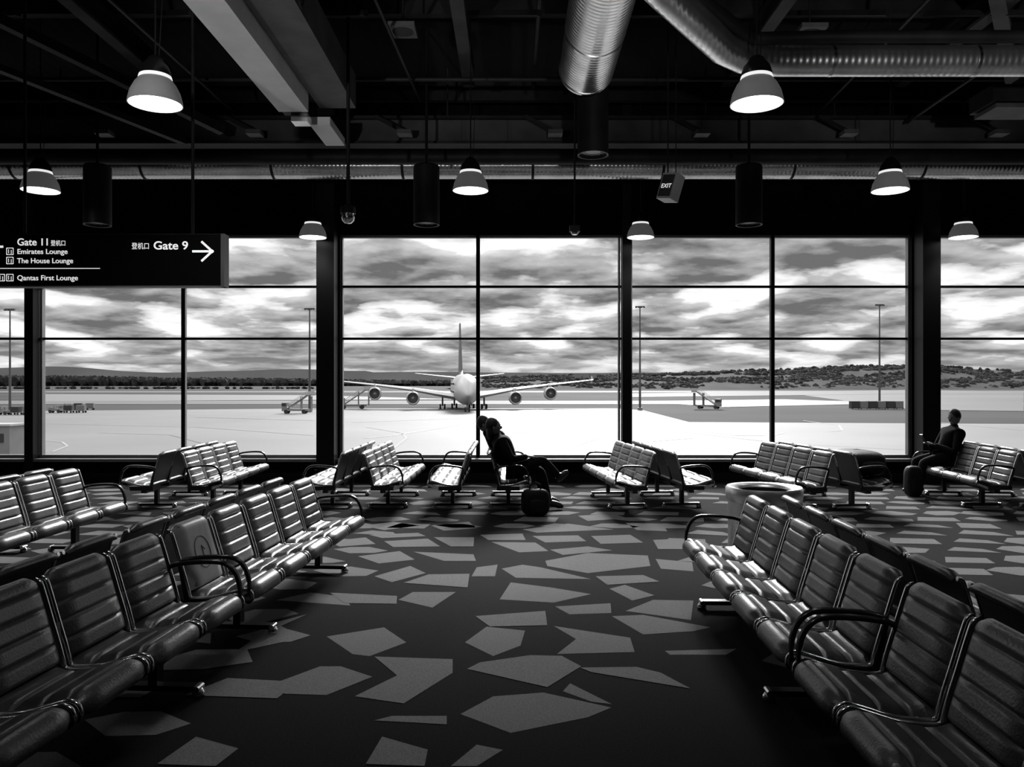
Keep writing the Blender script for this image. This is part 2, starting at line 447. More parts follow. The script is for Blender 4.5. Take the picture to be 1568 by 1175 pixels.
def can(x, y, zb, h):
    m = MB(); r = .18
    m.lathe([(r-.03,.03),(r,0),(r,h),(r*.9,h+.02),(0,h+.02)], (0,0,0), 'steel', 32)
    m.lathe([(0,.03),(r-.03,.03)], (0,0,0), 'blackmetal', 32)
    for i in range(8):
        a = i*math.pi/4; m.lathe([(0,.026),(.018,.026),(.018,.03)], (.10*math.cos(a), .10*math.sin(a), 0), 'framel', 10)
    m.lathe([(r-.02,.0),(r,-.004)], (0,0,0), 'beamgrey', 32)
    m.tube([(0,0,h),(0,0,ZC-zb-.01)], .02, 'blackmetal', 8)
    m.obj('cylinder_downlight', (x, y, zb))
can(PX(149,11), 11, PZ(345,11), .80); can(PX(653,11), 11, PZ(345,11), .80); can(PX(1147,11), 11, PZ(345,11), .80)
can(PX(908,9.2), 9.2, PZ(238,9.2), .95)

# ---------------------------------------------------------------- ducts & beams
ZH = ZC-.01
m = MB(); m.tube([(XL+.1,12.35,5.09),(-6,12.35,5.09),(0,12.35,5.09),(6,12.35,5.09),(XR-.1,12.35,5.09)], .22, 'ductwin', 32)
for x in range(-12, 12, 2):
    m.tube([(x+.3,12.35,5.09),(x+.34,12.35,5.09)], .226, 'steel', 24)
    m.bar((x+1,12.35,5.3),(x+1,12.35,ZH),.02,.02,'steel')
m.tube([(XL+.1,11.95,5.10),(XR-.1,11.95,5.10)], .11, 'steel', 16)
m.obj('spiral_duct')
m = MB(); m.tube([(.80,2,5.2),(.80,5,5.2),(.83,8.85,5.2)], .30, 'ducty', 40)
for y in (3,4.2,5.4,6.6,7.8,8.8): m.tube([(.82,y,5.2),(.82,y+.04,5.2)], .306, 'chrome', 40)
for y in (4,7.2): m.bar((.82,y,5.5),(.82,y,ZH),.03,.03,'steel')
m.tube([(.95,6.2,4.98),(1.25,6.55,4.92),(2.0,7.55,4.88),(2.25,7.75,4.87),(2.6,7.8,4.86),(7,7.8,4.86),(XR-.1,7.8,4.86)], .145, 'ductx', 32)
for x in (3.1,4.5,6.0,7.5,9): m.tube([(x,7.8,4.86),(x+.03,7.8,4.86)], .150, 'chrome', 24)
m.tube([(2.3,7.62,5.0),(3,7.62,5.02),(XR-.1,7.62,5.02)], .06, 'steel', 12)
m.tube([(1.1,6.1,5.10),(1.6,6.9,5.06),(2.3,7.62,5.0)], .06, 'steel', 12)
m.obj('spiral_duct')
m = MB()
m.box((-2.66, 6.0, 5.18), (.36, 7.4, .34), 'whiteduct'); m.box((-2.22, 6.2, 5.42), (.46, 7.9, .42), 'beamgrey')
m.box((-2.66, 9.78, 5.10), (.30, .16, .16), 'steel'); m.box((-2.62, 9.9, 4.98), (.20, .2, .10), 'chrome')
m.box((-2.45, 10.6, 5.05), (.26, .9, .10), 'whiteduct')
for y in (4,7,9.4): m.bar((-2.66,y,5.3),(-2.66,y,ZH),.03,.03,'steel')
m.obj('rectangular_air_duct', smooth=False)
m = MB()
m.box(((XL+XR)/2, 11.5, 5.33), (XR-XL-.1, .1, .34), 'beamdark'); m.box(((XL+XR)/2, 11.5, 5.51), (XR-XL-.1, .26, .04), 'steel'); m.box(((XL+XR)/2, 11.5, 5.15), (XR-XL-.1, .26, .04), 'steel')
for px in (160,390,620,850,1075,1300,-70,1530):
    x = PX(px, 11.2); m.bar((x-.42,11.2,5.46),(x,11.2,5.24),.04,.05,'steel'); m.box((x,11.2,5.22),(.2,.2,.06),'beamgrey')
m.obj('steel_beam', smooth=False)
m = MB()
for x in (-10.2,-7.6,-5.0,-.62,3.1,5.6,8.8):
    m.box((x, 5.5, 6.0), (.16, 12, .04), 'beamdark'); m.box((x, 5.5, 6.12), (.05, 12, .24), 'steel'); m.box((x, 5.5, 6.25), (.16, 12, .04), 'steel')
m.obj('roof_joists', smooth=False)
m = MB()
for y in (8.6, 9.9, 12.9):
    m.box(((XL+XR)/2, y, 6.42), (XR-XL-.1, .12, .3), 'steel')
for i in range(13):
    x = -12+i*1.9
    m.bar((x,9.9,6.3),(x+.9,8.7,5.75),.06,.06,'steel')
m.bar((5.2,8.6,6.1),(6.9,10.9,5.6),.16,.12,'beamgrey'); m.bar((-6.6,8.2,6.1),(-4.0,11,5.2),.12,.12,'steel')
m.bar((-7.2,7.4,5.6),(-4.6,11.2,5.1),.10,.08,'steel')
m.obj('roof_truss', smooth=False)
m = MB()
for (a, b, r) in (((-1.6,4,5.7),(-1.3,11.3,5.7),.02),((.3,4,5.9),(.3,11.3,5.9),.025),((-4.2,4,5.6),(-4.0,11.3,5.6),.02),((4.0,4,5.6),(4.4,11.3,5.6),.02),((-8,10.6,5.75),(9,10.6,5.75),.03),((5.6,4,5.5),(5.6,11.3,5.4),.02)):
    m.tube([a, b], r, 'steel', 8)
m.tube([(-1.95,6.6,5.9),(-1.93,6.9,5.3),(-1.93,7.3,5.15),(-1.93,7.6,5.6)], .012, 'blackmetal', 8)
m.obj('electrical_conduit')
m = MB(); m.bar((6.2,9.6,5.25),(9.5,9.6,5.6),.5,.34,'steel'); m.box((6.0,9.6,5.12),(.7,.5,.2),'steel')
m.box((6.0,9.6,4.98),(.6,.45,.05),'beamgrey'); m.box((6.6,8.9,5.1),(1.2,.04,.05),'beamgrey')
m.bar((6.15,9.3,5.2),(7.4,9.0,5.0),.22,.16,'whiteduct')
m.obj('air_diffuser', smooth=False)
for px, py in ((617,50),(1240,52)):
    Y = 9.2; m = MB(); z = PZ(py, Y)
    m.box((0,0,0.03),(.30,.34,.05),'beamgrey'); m.lathe([(0,-.002),(.11,-.002),(.12,.0),(.125,.01)],(0,0,0),'steel',24); m.tube([(0,0,.03),(0,0,ZC-z-.01)],.012,'steel',8)
    m.obj('ceiling_speaker', (PX(px,Y), Y, z))
Y = 9.5; z = PZ(343, Y); m = MB()
m.lathe([(0,0),(.04,.005),(.07,.035),(.08,.08),(.078,.12)], (0,0,0), 'chrome', 24)
m.lathe([(.078,.12),(.09,.12),(.092,.16),(.085,.20),(.03,.225),(0,.225)], (0,0,0), 'steel', 24)
m.tube([(0,0,.2),(0,0,ZC-z-.01)], .022, 'steel', 12); m.obj('dome_camera', (PX(533,Y), Y, z))
z = PZ(360, Y); m = MB()
m.box((0,0,.07),(.12,.09,.07),'beamgrey'); m.lathe([(0,0),(.03,0),(.045,.02),(.045,.05)],(0,0,0),'chrome',20)
m.tube([(0,0,.09),(0,0,ZC-z-.01)], .012, 'steel', 10); m.obj('motion_sensor', (PX(880,Y), Y, z))
# exit sign: narrow box seen obliquely
Y = 9.0; e = empty('exit_sign', (PX(1027,Y), Y, PZ(288,Y)), 0)
R = Matrix.Rotation(math.radians(16),3,'Y') @ Matrix.Rotation(math.radians(-50),3,'Z')
m = MB(); m.box((0,0,0),(.20,.15,.30),'whiteduct',R); m.box(R@Vector((0,-.078,0)),(.17,.006,.25),'beamgrey',R)
m.tube([(-.03,0,.1),(-.03,0,ZC-PZ(288,Y)-.01)],.008,'steel',8); m.tube([(.06,.0,.1),(.06,0,ZC-PZ(288,Y)-.01)],.006,'steel',8); m.obj('housing', parent=e)
def text(s, size, parent, loc, rot, width=None, mk='white', bold=0.0):
    c = bpy.data.curves.new('text_'+s[:6], 'FONT'); c.body = s; c.size = size; c.extrude = .001; c.offset = bold
    o = bpy.data.objects.new('lettering', c); o.data.materials.append(M[mk]); S.collection.objects.link(o)
    o.parent = parent; o.location = loc; o.rotation_euler = rot
    bpy.context.view_layer.update()
    if width and o.dimensions.x > 0: o.scale.x = width/o.dimensions.x
    return o
Rt = (R @ Matrix.Rotation(math.radians(90),3,'X')).to_euler()
text('EXIT', .07, e, R@Vector((-.07,-.083,-.03)), Rt, .14, 'white')
# ---------------------------------------------------------------- gate sign
Y = 8.0; k = Y/F
xr = PX(346,Y); xl = xr-3.3; zt = PZ(361,Y); zb = PZ(440,Y)
e = empty('hanging_gate_sign', ((xl+xr)/2, Y, (zt+zb)/2)); ex, ez = (xl+xr)/2, (zt+zb)/2
m = MB(); m.box((0,0,0),(xr-xl,.12,zt-zb),'signface')
m.box(((xr-xl)/2-.012,0,0),(.035,.135,zt-zb+.012),'framel'); m.box((0,0,(zb-zt)/2),(xr-xl,.13,.012),'framel'); m.box((0,0,(zt-zb)/2),(xr-xl,.13,.012),'steel')
for px in (38,295): m.tube([(PX(px,Y)-ex,0,(zt-zb)/2),(PX(px,Y)-ex,0,ZC-ez-.01)],.016,'steel',10)
def sl(px, py): return (PX(px,Y)-ex, -.064, PZ(py,Y)-ez)
def stroke(a, b, w=.012): 
    A = Vector(sl(*a)); B = Vector(sl(*b)); d = (B-A).normalized(); s_ = Vector((-d.z,0,d.x))*w/2
    m.add([A-s_,B-s_,B+s_,A+s_], [(0,1,2,3)], 'white')
stroke((298,387),(328,387),.022); stroke((312,372),(330,388.5),.022); stroke((312,402),(330,385.5),.022)
stroke((-10,380),(11,380),.022)
stroke((-200,413),(158,413),.007)
for ix, iy in ((21,387),(21,401),(8,427),(21,427)):
    for a, b in (((ix-5,iy-5),(ix+5,iy-5)),((ix-5,iy+5),(ix+5,iy+5)),((ix-5,iy-5),(ix-5,iy+5)),((ix+5,iy-5),(ix+5,iy+5)),((ix-2,iy-3),(ix-2,iy+3)),((ix+2,iy-2),(ix+2,iy+4))):
        stroke(a, b, .007)
m.obj('sign_panel', parent=e, smooth=False)
RX90 = (math.radians(90),0,0)
def stext(s, x0, x1, yb, cap, bold=.0):
    l = sl(x0, yb); text(s, cap*k/.69, e, (l[0], -.066, l[2]), RX90, (x1-x0)*k, bold=bold)
stext('Gate 11', 32, 78, 378, 10.5, .001); stext('登机口', 83, 105, 378, 6.5); stext('Gate 9', 239, 291, 384, 12, .0015); stext('登机口', 206, 232, 383, 7.5)
stext('Emirates Lounge', 32, 108, 391, 7.5, .0005); stext('The House Lounge', 32, 117, 405, 7.5, .0005); stext('Qantas First Lounge', 32, 124, 431, 7.5, .0005)

# ---------------------------------------------------------------- people
def skin_body(name, parent, J, E, mats, root=0):
    names = list(J); me = bpy.data.meshes.new(name)
    me.from_pydata([J[n][0] for n in names], [(names.index(a), names.index(b)) for a, b in E], [])
    o = bpy.data.objects.new(name, me); S.collection.objects.link(o); o.parent = parent
    md = o.modifiers.new('Skin', 'SKIN'); md.use_smooth_shade = True
    for i, n in enumerate(names):
        r = J[n][1]; r = (r, r) if not hasattr(r, '__len__') else r
        me.skin_vertices[0].data[i].radius = r; me.skin_vertices[0].data[i].use_root = (i == root)
    sb = o.modifiers.new('Sub', 'SUBSURF'); sb.levels = 2; sb.render_levels = 2
    me.materials.append(M[mats]); return o
def head(m, c, fwd, tilt=0.0, longhair=False):
    f = Vector((fwd[0], fwd[1], 0)).normalized(); s = Vector((-f.y, f.x, 0)); u = Vector((0,0,1))
    R = Matrix((f, s, u)).transposed() @ Matrix.Rotation(tilt, 3, 'Y'); c = Vector(c)
    L = lambda x, y, z: c+R@Vector((x, y, z))
    m.ell(c, (.092,.074,.112), 'skin', 20, 14, R)
    m.ell(L(.03,0,-.065), (.055,.052,.05), 'skin', 14, 8, R)
    m.ell(L(.095,0,-.01), (.018,.012,.022), 'skin', 10, 6, R)
    m.ell(L(.085,0,-.055), (.010,.024,.007), 'skin', 10, 6, R)
    for q in (-1, 1):
        m.ell(L(-.005,q*.075,-.01), (.018,.010,.03), 'skin', 10, 6, R); m.ell(L(.083,q*.03,.012), (.008,.012,.007), 'hair', 8, 6, R)
        m.ell(L(.085,q*.03,.03), (.008,.018,.005), 'hair', 8, 6, R)
    m.ell(L(-.022,0,.028), (.095,.085,.105), 'hair', 20, 12, R)
    if longhair: m.ell(L(-.05,0,-.06), (.055,.08,.12), 'hair', 16, 10, R)
def hand(m, w, d, up=(0,0,1), curl=.5, side=1):
    w = Vector(w); d = Vector(d).normalized(); u = Vector(up); u = (u-d*u.dot(d)).normalized(); s = d.cross(u)
    R = Matrix((d, s, u)).transposed()
    m.ell(w+d*.045, (.052,.040,.016), 'skin', 12, 8, R)
    for i, (o, l) in enumerate(((-.03,.060),(-.010,.072),(.010,.068),(.029,.052))):
        p = w+d*.08+s*o; c1 = curl*.5; pts = [w+d*.06+s*o*.8, p]
        ang = 0
        for q in (.42,.33,.25):
            ang += c1; p = p+(d*math.cos(ang)-u*math.sin(ang))*l*q; pts.append(p)
        m.tube(pts, [.0095,.009,.0085,.0078,.006], 'skin', 8)
    p = w+d*.025-s*.03*side
    m.tube([w+d*.02-s*.015*side, p, p+d*.025-s*.02*side-u*.01, p+d*.05-s*.022*side-u*.02], [.012,.012,.010,.007], 'skin', 8)
def seated(name, ox, oy, dirx, headp, chest, kneeL, ankL, toeL, kneeR, ankR, toeR, elL, wrL, elR, wrR, pelvis, longhair, tilt, fwd, handd):
    e = empty(name, (ox, oy, 0))
    hx, hz = headp; cx_, cz_ = chest; d = dirx; px_, pz_ = pelvis
    V = lambda x, y, z: (x*d, y, z)
    J = {'pelvis': (V(px_+.01,0,pz_+.03), (.135,.13)), 'belly': (V(px_*.6+cx_*.4,0,pz_*.6+cz_*.4), (.165,.155)), 'chest': (V(cx_,0,cz_), (.18,.16)),
         'upchest': (V(cx_*.55+hx*.45-.01,0,cz_+.12), (.13,.115)), 'neck': (V(cx_*.2+hx*.8-.01,0,hz-.135), (.06,.06)), 'nk2': (V(hx-.01,0,hz-.08), (.05,.05)),
         'shL': (V(cx_-.01,.19,cz_+.09), .078), 'shR': (V(cx_-.01,-.19,cz_+.09), .078),
         'elL': (V(*elL), .060), 'elR': (V(*elR), .060), 'wrL': (V(*wrL), .038), 'wrR': (V(*wrR), .038)}
    E = [('pelvis','belly'),('belly','chest'),('chest','upchest'),('upchest','neck'),('neck','nk2'),('upchest','shL'),('upchest','shR'),('shL','elL'),('elL','wrL'),('shR','elR'),('elR','wrR')]
    skin_body('torso', e, J, E, 'cloth')
    J = {'pelvis': (V(px_,0,pz_), (.14,.125)), 'hipL': (V(px_+.06,.10,pz_-.01), .10), 'hipR': (V(px_+.06,-.10,pz_-.01), .10)}
    E = [('pelvis','hipL'),('pelvis','hipR')]
    for q, kn, an, to in (('L',kneeL,ankL,toeL),('R',kneeR,ankR,toeR)):
        th = [(a+b)/2 for a, b in zip((px_+.05, .10 if q == 'L' else -.10, pz_-.01), kn)]
        cf = [a*.65+b*.35 for a, b in zip(kn, an)]
        J['th'+q] = (V(*th), .09); J['kn'+q] = (V(*kn), .070); J['cf'+q] = (V(*cf), .064); J['an'+q] = (V(*an), .048)
        E += [('hip'+q,'th'+q),('th'+q,'kn'+q),('kn'+q,'cf'+q),('cf'+q,'an'+q)]
    skin_body('trousers', e, J, E, 'cloth2')
    m = MB(); head(m, V(hx,0,hz), fwd, tilt, longhair)
    for wr, el, sd in ((wrL,elL,1),(wrR,elR,-1)):
        hd = (Vector(V(*wr))-Vector(V(*el))).normalized()
        hand(m, V(*wr), (hd+Vector(V(*handd))).normalized(), curl=.7, side=sd*d)
    for an, to in ((ankL,toeL),(ankR,toeR)):
        a = Vector(V(*an)); t = Vector(V(*to)); dd = (t-a)
        m.tube([a-dd.normalized()*.05+Vector((0,0,-.01)), a+Vector((0,0,-.01)), a.lerp(t,.5), a.lerp(t,.85), t+dd.normalized()*.02], [.035,.046,.044,.042,.02], 'shoe', 12)
        m.tube([a+Vector((0,0,.06)), a], [.04,.044], 'shoe', 10)
    m.obj('head_hands_and_shoes', parent=e)
    return e
seated('seated_person', -.43, 10.69, 1, (.185,1.115), (.30,.85), (.82,.06,.52),(.93,.05,.10),(1.10,.05,.045), (.84,-.06,.68),(1.07,.0,.44),(1.17,.0,.51),
       (.42,.27,.66),(.62,.10,.68),(.42,-.27,.70),(.64,-.10,.73), (.40,.565), True, -.05, (1,.1), (.6,0,-.2))
seated('seated_person', -.43, 11.24, 1, (.045,1.125), (.24,.86), (.80,.10,.50),(.86,.10,.10),(1.03,.10,.045), (.80,-.10,.50),(.90,-.10,.10),(1.07,-.10,.045),
       (.40,.27,.64),(.60,.12,.62),(.40,-.26,.64),(.60,-.10,.62), (.40,.565), False, -.15, (1,-.2), (.6,0,-.2))
seated('seated_person', 7.02, 12.25, -1, (.22,1.175), (.25,.87), (.76,.12,.50),(.74,.13,.10),(.92,.14,.045), (.76,-.13,.50),(.82,-.14,.10),(1.0,-.14,.045),
       (.36,.28,.66),(.56,.06,.76),(.36,-.28,.66),(.56,-.06,.76), (.38,.565), False, .3, (-1,-.35), (.5,0,.3))
m = MB(); m.box((0,0,0),(.012,.075,.15),'blackmetal',Matrix.Rotation(-.5,3,'Y')); m.obj('smartphone', (7.02-.69, 12.25, .85))

# ---------------------------------------------------------------- bags
def bag(name, x, y, z, dx, dy, dz, handle=True, rz=0.0, k='bag'):
    m = MB(); m.ell((0,0,dz/2),(dx/2,dy/2,dz/2),k,24,14,None,.55)
    m.ell((0,-dy*.47,dz*.4),(dx*.3,dy*.10,dz*.25),k,16,10,None,.6)
    if handle:
        m.tube([(-dx*.22,0,dz*.9),(-dx*.18,0,dz*1.15),(0,0,dz*1.25),(dx*.18,0,dz*1.15),(dx*.22,0,dz*.9)],.012,k,8)
    m.tube([(-dx*.42,0,dz*.93),(0,0,dz*1.005),(dx*.42,0,dz*.93)],.006,'steel',6)
    return m.obj(name,(x,y,z),rz)
bag('backpack', .30, 10.25, 0.004, .36, .26, .34, rz=.2)
bag('duffel_bag', 4.80, 11.1, .44, .52, .95, .34, False, rz=.05)
bag('shoulder_bag', 6.02, 11.95, 0.004, .24, .22, .46, False)

# ---------------------------------------------------------------- exterior
GZ = -5.8
def gq(px, py): x, y = ground(px, py, GZ); return (x, y)
m = MB()
def flat(pts, k, z): 
    a = sum(pts[i][0]*pts[(i+1)%len(pts)][1]-pts[(i+1)%len(pts)][0]*pts[i][1] for i in range(len(pts)))
    if a < 0: pts = pts[::-1]
    m.add([(x,y,z) for x,y in pts],[tuple(range(len(pts)))],k)
flat([(-5000,14.5),(5000,14.5),(5000,9000),(-5000,9000)],'grass',GZ-.15)
flat([(-600,14.6),(600,14.6),(600,150),gq(1568,650),gq(1055,647),gq(985,629),gq(940,626),gq(500,626),gq(62,630),(-600,225)],'concrete',GZ)
flat([gq(966,603),gq(1390,598),gq(1568,600),gq(1568,604),gq(1390,604),gq(966,609)],'asphalt',GZ+.02)
flat([gq(1230,606),gq(1568,600),gq(1568,630),gq(1400,628)],'asphalt',GZ-.05)
flat([(-900,290),(200,290),(200,350),(-900,350)],'asphalt',GZ-.04)
flat([(-2000,640),(2000,700),(2000,860),(-2000,760)],'asphalt',GZ-.04)
def strip(pts, w, k, z=GZ+.03):
    P = [Vector((a,b,0)) for a,b in pts]
    for a, b in zip(P[:-1], P[1:]):
        d = (b-a).normalized(); s = Vector((-d.y,d.x,0))*w/2
        m.add([tuple(p+Vector((0,0,z))) for p in (a-s,b-s,b+s,a+s)],[(0,1,2,3)],k)
strip([gq(560,672),gq(600,668),gq(640,662),gq(700,652),gq(735,640)],.5,'paint')
strip([gq(600,690),gq(622,672),gq(615,664),gq(560,655)],.3,'darkline')
strip([gq(760,672),gq(800,664),gq(850,661),gq(900,664),gq(920,672),gq(880,684)],.3,'darkline')
strip([gq(1060,660),gq(1130,668),gq(1170,668)],.6,'paint'); strip([gq(1180,668),gq(1200,664)],.5,'paint')
strip([gq(1230,645),gq(1285,652),gq(1290,660),gq(1270,662)],.3,'paint'); strip([gq(1440,648),gq(1568,660)],.4,'paint')
strip([gq(65,675),gq(95,678),gq(103,684),gq(80,693)],.3,'paint'); strip([gq(100,640),gq(160,640)],.4,'paint')
strip([gq(150,664),gq(260,667),gq(350,690)],.25,'darkline'); strip([gq(966,680),gq(1060,672)],.3,'darkline')
strip([gq(300,640),gq(480,645)],.6,'darkline'); strip([gq(540,648),gq(700,642),gq(930,650)],.4,'darkline')
strip([gq(70,650),gq(300,655),gq(480,668)],.25,'darkline'); strip([gq(980,655),gq(1200,680),gq(1390,690)],.2,'darkline')
for pts, kk in (([gq(62,604),gq(490,606),gq(700,612),gq(62,615)],'darkline'),([gq(985,615),gq(1200,612),gq(1385,618),gq(1100,624)],'darkline')): flat(pts,kk,GZ-.03)
bm_ = bpy.data.meshes.new('airfield_ground_mesh'); bm_.from_pydata(m.v, [], m.f)
for kk in m.mats: bm_.materials.append(M[kk])
for p, i in zip(bm_.polygons, m.m): p.material_index = i
ao = bpy.data.objects.new('airfield_ground', bm_); S.collection.objects.link(ao)

def interp(tab, x):
    for (a, ya), (b, yb) in zip(tab[:-1], tab[1:]):
        if a <= x <= b: return ya+(yb-ya)*(x-a)/(b-a)
    return tab[0][1] if x < tab[0][0] else tab[-1][1]
def blob(m, c, r, h):
    n1, n2 = 7, 4; vs = []; fs = []
    for i in range(n2+1):
        th = math.pi*i/n2
        for j in range(n1):
            ph = 2*math.pi*j/n1; q = random.uniform(.72,1.2)
            vs.append((c[0]+r*q*math.sin(th)*math.cos(ph), c[1]+r*q*math.sin(th)*math.sin(ph), c[2]+h*math.cos(th)*q))
    for i in range(n2):
        for j in range(n1):
            a = i*n1+j; b = i*n1+(j+1)%n1; fs.append((a,a+n1,b+n1,b))
    m.add(vs, fs, 'tree')
tabR = [(700,578),(760,577),(850,574),(940,574),(1000,572),(1090,568),(1200,564),(1300,559),(1390,558),(1450,560),(1568,567),(1750,572),(2200,575)]
m = MB(); N = 90; rows = []
for i in range(N+1):
    px = 690+i*(2200-690)/N; Z = PZ(interp(tabR,px)+3,1150)
    for (yy, f) in ((980,0),(1040,.35),(1100,.7),(1150,1),(1400,.9)):
        rows.append((PX(px,1100)*yy/1100, yy, GZ-.2+(Z-GZ)*f))
m.add(rows,[(i*5+j,(i+1)*5+j,(i+1)*5+j+1,i*5+j+1) for i in range(N) for j in range(4)],'hill')
for i in range(5200):
    px = random.uniform(740,2100); f = random.random()**.6; yy = 990+165*f
    Z = GZ+(PZ(interp(tabR,px)+3,1150)-GZ)*f
    if noise.noise(Vector((px*.014,f*3.5,0))) < -.12 and f < .97: continue
    r = random.uniform(1.6,4.2); blob(m,(PX(px,yy),yy,Z+r*.2),r*1.4,random.uniform(1.5,3.4))
for px in (885,897,908):
    m.box((PX(px,1080),1080,PZ(576,1080)),(9,8,6),'vehicle')
m.obj('wooded_hill')
m = MB()
for i in range(1500):
    px = random.uniform(-500,740); yy = random.uniform(2300,2500); r = random.uniform(8,16)
    h = PZ(interp([(-500,573),(0,573),(60,573),(150,574),(260,576),(450,578),(560,580),(700,581),(800,582)],px)+random.uniform(1,4),yy)-GZ
    blob(m,(PX(px,yy),yy,GZ+h*.42),r,h*.5)
for i in range(140):
    px = random.uniform(-200,480); yy = 1100; blob(m,(PX(px,yy),yy,GZ+1.5),3.5,random.uniform(1.0,2.4))
m.obj('treeline')
m = MB(); vs = []; N = 120
for i in range(N+1):
    px = -400+i*1500/N; t = 572-9*max(0,noise.noise(Vector((px*.006,1.3,0)))+.5)*(1 if px<560 else .3)
    vs += [(PX(px,5000),5000,GZ-20),(PX(px,5000),5200,PZ(t,5200))]
m.add(vs,[(2*i,2*i+2,2*i+3,2*i+1) for i in range(N)],'mount'); m.obj('mountain_range')

# ---------------------------------------------------------------- aircraft
def aircraft():
    e = empty('airliner', (PX(717,204), 204, GZ), math.radians(5.6))
    m = MB(); st = [(0,.15,.15,4.5),(.5,.8,.8,4.6),(1.5,1.5,1.6,4.8),(3,2.25,2.45,5.15),(5,2.95,3.3,5.5),(8,3.4,3.95,5.75),(12,3.57,4.2,5.9),(46,3.57,4.2,6.0),(54,3.0,3.5,7.0),(62,1.9,2.2,8.0),(68,.9,1.1,8.8),(71,.2,.3,9.3)]
    vs = []; sg = 28
    for y, w, h, zc in st:
        for j in range(sg):
            a = 2*math.pi*j/sg; vs.append((w*math.cos(a), y, zc+h*math.sin(a)))
    fs = [(i*sg+j, i*sg+(j+1)%sg, (i+1)*sg+(j+1)%sg, (i+1)*sg+j) for i in range(len(st)-1) for j in range(sg)]
    fs += [tuple(range(sg))]; m.add(vs, fs, 'planew')
    for x in (-1.5,-.9,-.3,.3,.9,1.5):
        m.box((x, 3.0+abs(x)*.45, 6.85-abs(x)*.05), (.5,.5,.55), 'planed')
    for y in range(9,50):
        for z in (5.2,7.4):
            for q in (-1,1): m.box((q*3.5,y,z),(.12,.35,.45),'planed')
    for q in (-1,1):
        sec = [(2.0,20,18,3.6,2.4),(8,25,13.5,4.5,1.7),(14.5,29.5,10.5,5.6,1.2),(25.5,36,7.2,6.9,.8),(41.5,44.5,3.6,8.6,.35)]
        vs = []
        for x,yl,c,z,t in sec:
            for (u,v) in ((0,0),(.08,.4),(.35,.55),(.7,.3),(1,0),(.7,-.2),(.35,-.4),(.08,-.3)):
                vs.append((q*x, yl+c*u, z+t*v))
        n=8; fs=[(i*n+j,i*n+(j+1)%n,(i+1)*n+(j+1)%n,(i+1)*n+j) for i in range(4) for j in range(n)]+[tuple(32+j for j in range(8))]
        m.add(vs,fs,'planew')
        m.add([(q*41.4,45,7.4),(q*41.4,48.5,7.6),(q*41.7,48.8,10),(q*41.7,47,9.8),(q*41.55,45.2,9.0)],[(0,1,2,3,4)],'planew')
        for (ex_,ey,ez_) in ((14.7,23.5,3.3),(26,31,4.5)):
            c=(q*ex_,ey,ez_)
            m.lathe([(1.45,0.6),(1.55,.1),(1.68,0),(1.82,.2),(1.95,1.2),(1.9,3),(1.6,4.8),(1.45,5.0),(1.0,5.2),(.8,6.5),(.3,7.5),(0,7.6)],c,'planew',28,'Y')
            m.lathe([(1.45,.6),(1.42,1.3),(0,1.35)],c,'planed',28,'Y'); m.lathe([(0,.5),(.18,.7),(.4,1.1),(.42,1.3)],c,'planew',14,'Y')
            for b in range(16):
                a=2*math.pi*b/16; R=Matrix.Rotation(-a,3,'Y')
                m.box(Vector(c)+R@Vector((.9,1.2,0)),(1.0,.06,.10),'planeg',R)
            m.box((c[0],ey+4.2,ez_+2.0),(.45,6,1.6),'planew')
        vs=[]; 
        for x,yl,c,z,t in ((1.2,56,9.5,9.3,.8),(15,65.5,3.6,10.9,.25)):
            for (u,v) in ((0,0),(.3,.5),(1,0),(.3,-.5)): vs.append((q*x,yl+c*u,z+t*v))
        m.add(vs,[(j,(j+1)%4,4+(j+1)%4,4+j) for j in range(4)]+[(4,5,6,7)],'planew')
        for (gx_,gy_) in ((6.2,34),(2.6,38)):
            m.tube([(q*gx_,gy_,4.0),(q*gx_,gy_,.8)],.25,'planeg',8)
            for dy in (-1.6,0,1.6):
                for dx in (-.65,.65): m.tube([(q*gx_+dx-.22,gy_+dy,.7),(q*gx_+dx+.22,gy_+dy,.7)],.7,'rubber',16)
    m.tube([(0,6,3),(0,6,.6)],.18,'planeg',8)
    for dx in (-.5,.5): m.tube([(dx-.2,6,.62),(dx+.2,6,.62)],.62,'rubber',16)
    for q in (-1,1): m.box((q*1.0,6,2.2),(.06,3,1.0),'planew')
    prof=[(50,10.0),(56,12),(64,27.8),(69.5,27.8),(67,10.0)]; n=5
    vs=[(.55 if z<15 else .2,y,z) for y,z in prof]+[(-.55 if z<15 else -.2,y,z) for y,z in prof]
    m.add(vs,[tuple(range(n)),tuple(range(n,2*n))]+[(j,(j+1)%n,n+(j+1)%n,n+j) for j in range(n)],'tailred')
    m.obj('airframe', parent=e, angle=35)
aircraft()
def stair_truck(px, py, s=1.0, rz=0):
    x, y = gq(px, py); m = MB()
    m.box((0,0,.9),(6.5,2.2,.5),'vehicle'); m.box((-2.6,0,1.9),(1.3,2.0,1.6),'vehicle'); m.box((-2.75,0,2.2),(1.1,2.05,.7),'planed')
    m.bar((-2,0,1.2),(3.0,0,4.6),1.8,.25,'planeg')
    for yy in (-.95,.95): m.bar((-2,yy,2.2),(3.0,yy,5.6),.08,.08,'planew'); m.bar((-2,yy,1.7),(3.0,yy,5.1),.06,.06,'planew')
    m.box((3.6,0,4.6),(1.6,2.0,.2),'vehicle'); m.box((3.6,.95,5.1),(1.6,.08,1.0),'planew')
    for xx in (1.4,3.9): m.box((xx,0,2.6),(.15,1.6,3.4),'planeg')
    for xx in (-2.2,2.2):
        for yy in (-1,1): m.tube([(xx,yy-.15,.5),(xx,yy+.15,.5)],.5,'rubber',14)
    o = m.obj('passenger_stairs_truck',(x,y,GZ),rz); o.scale=(s,s,s)
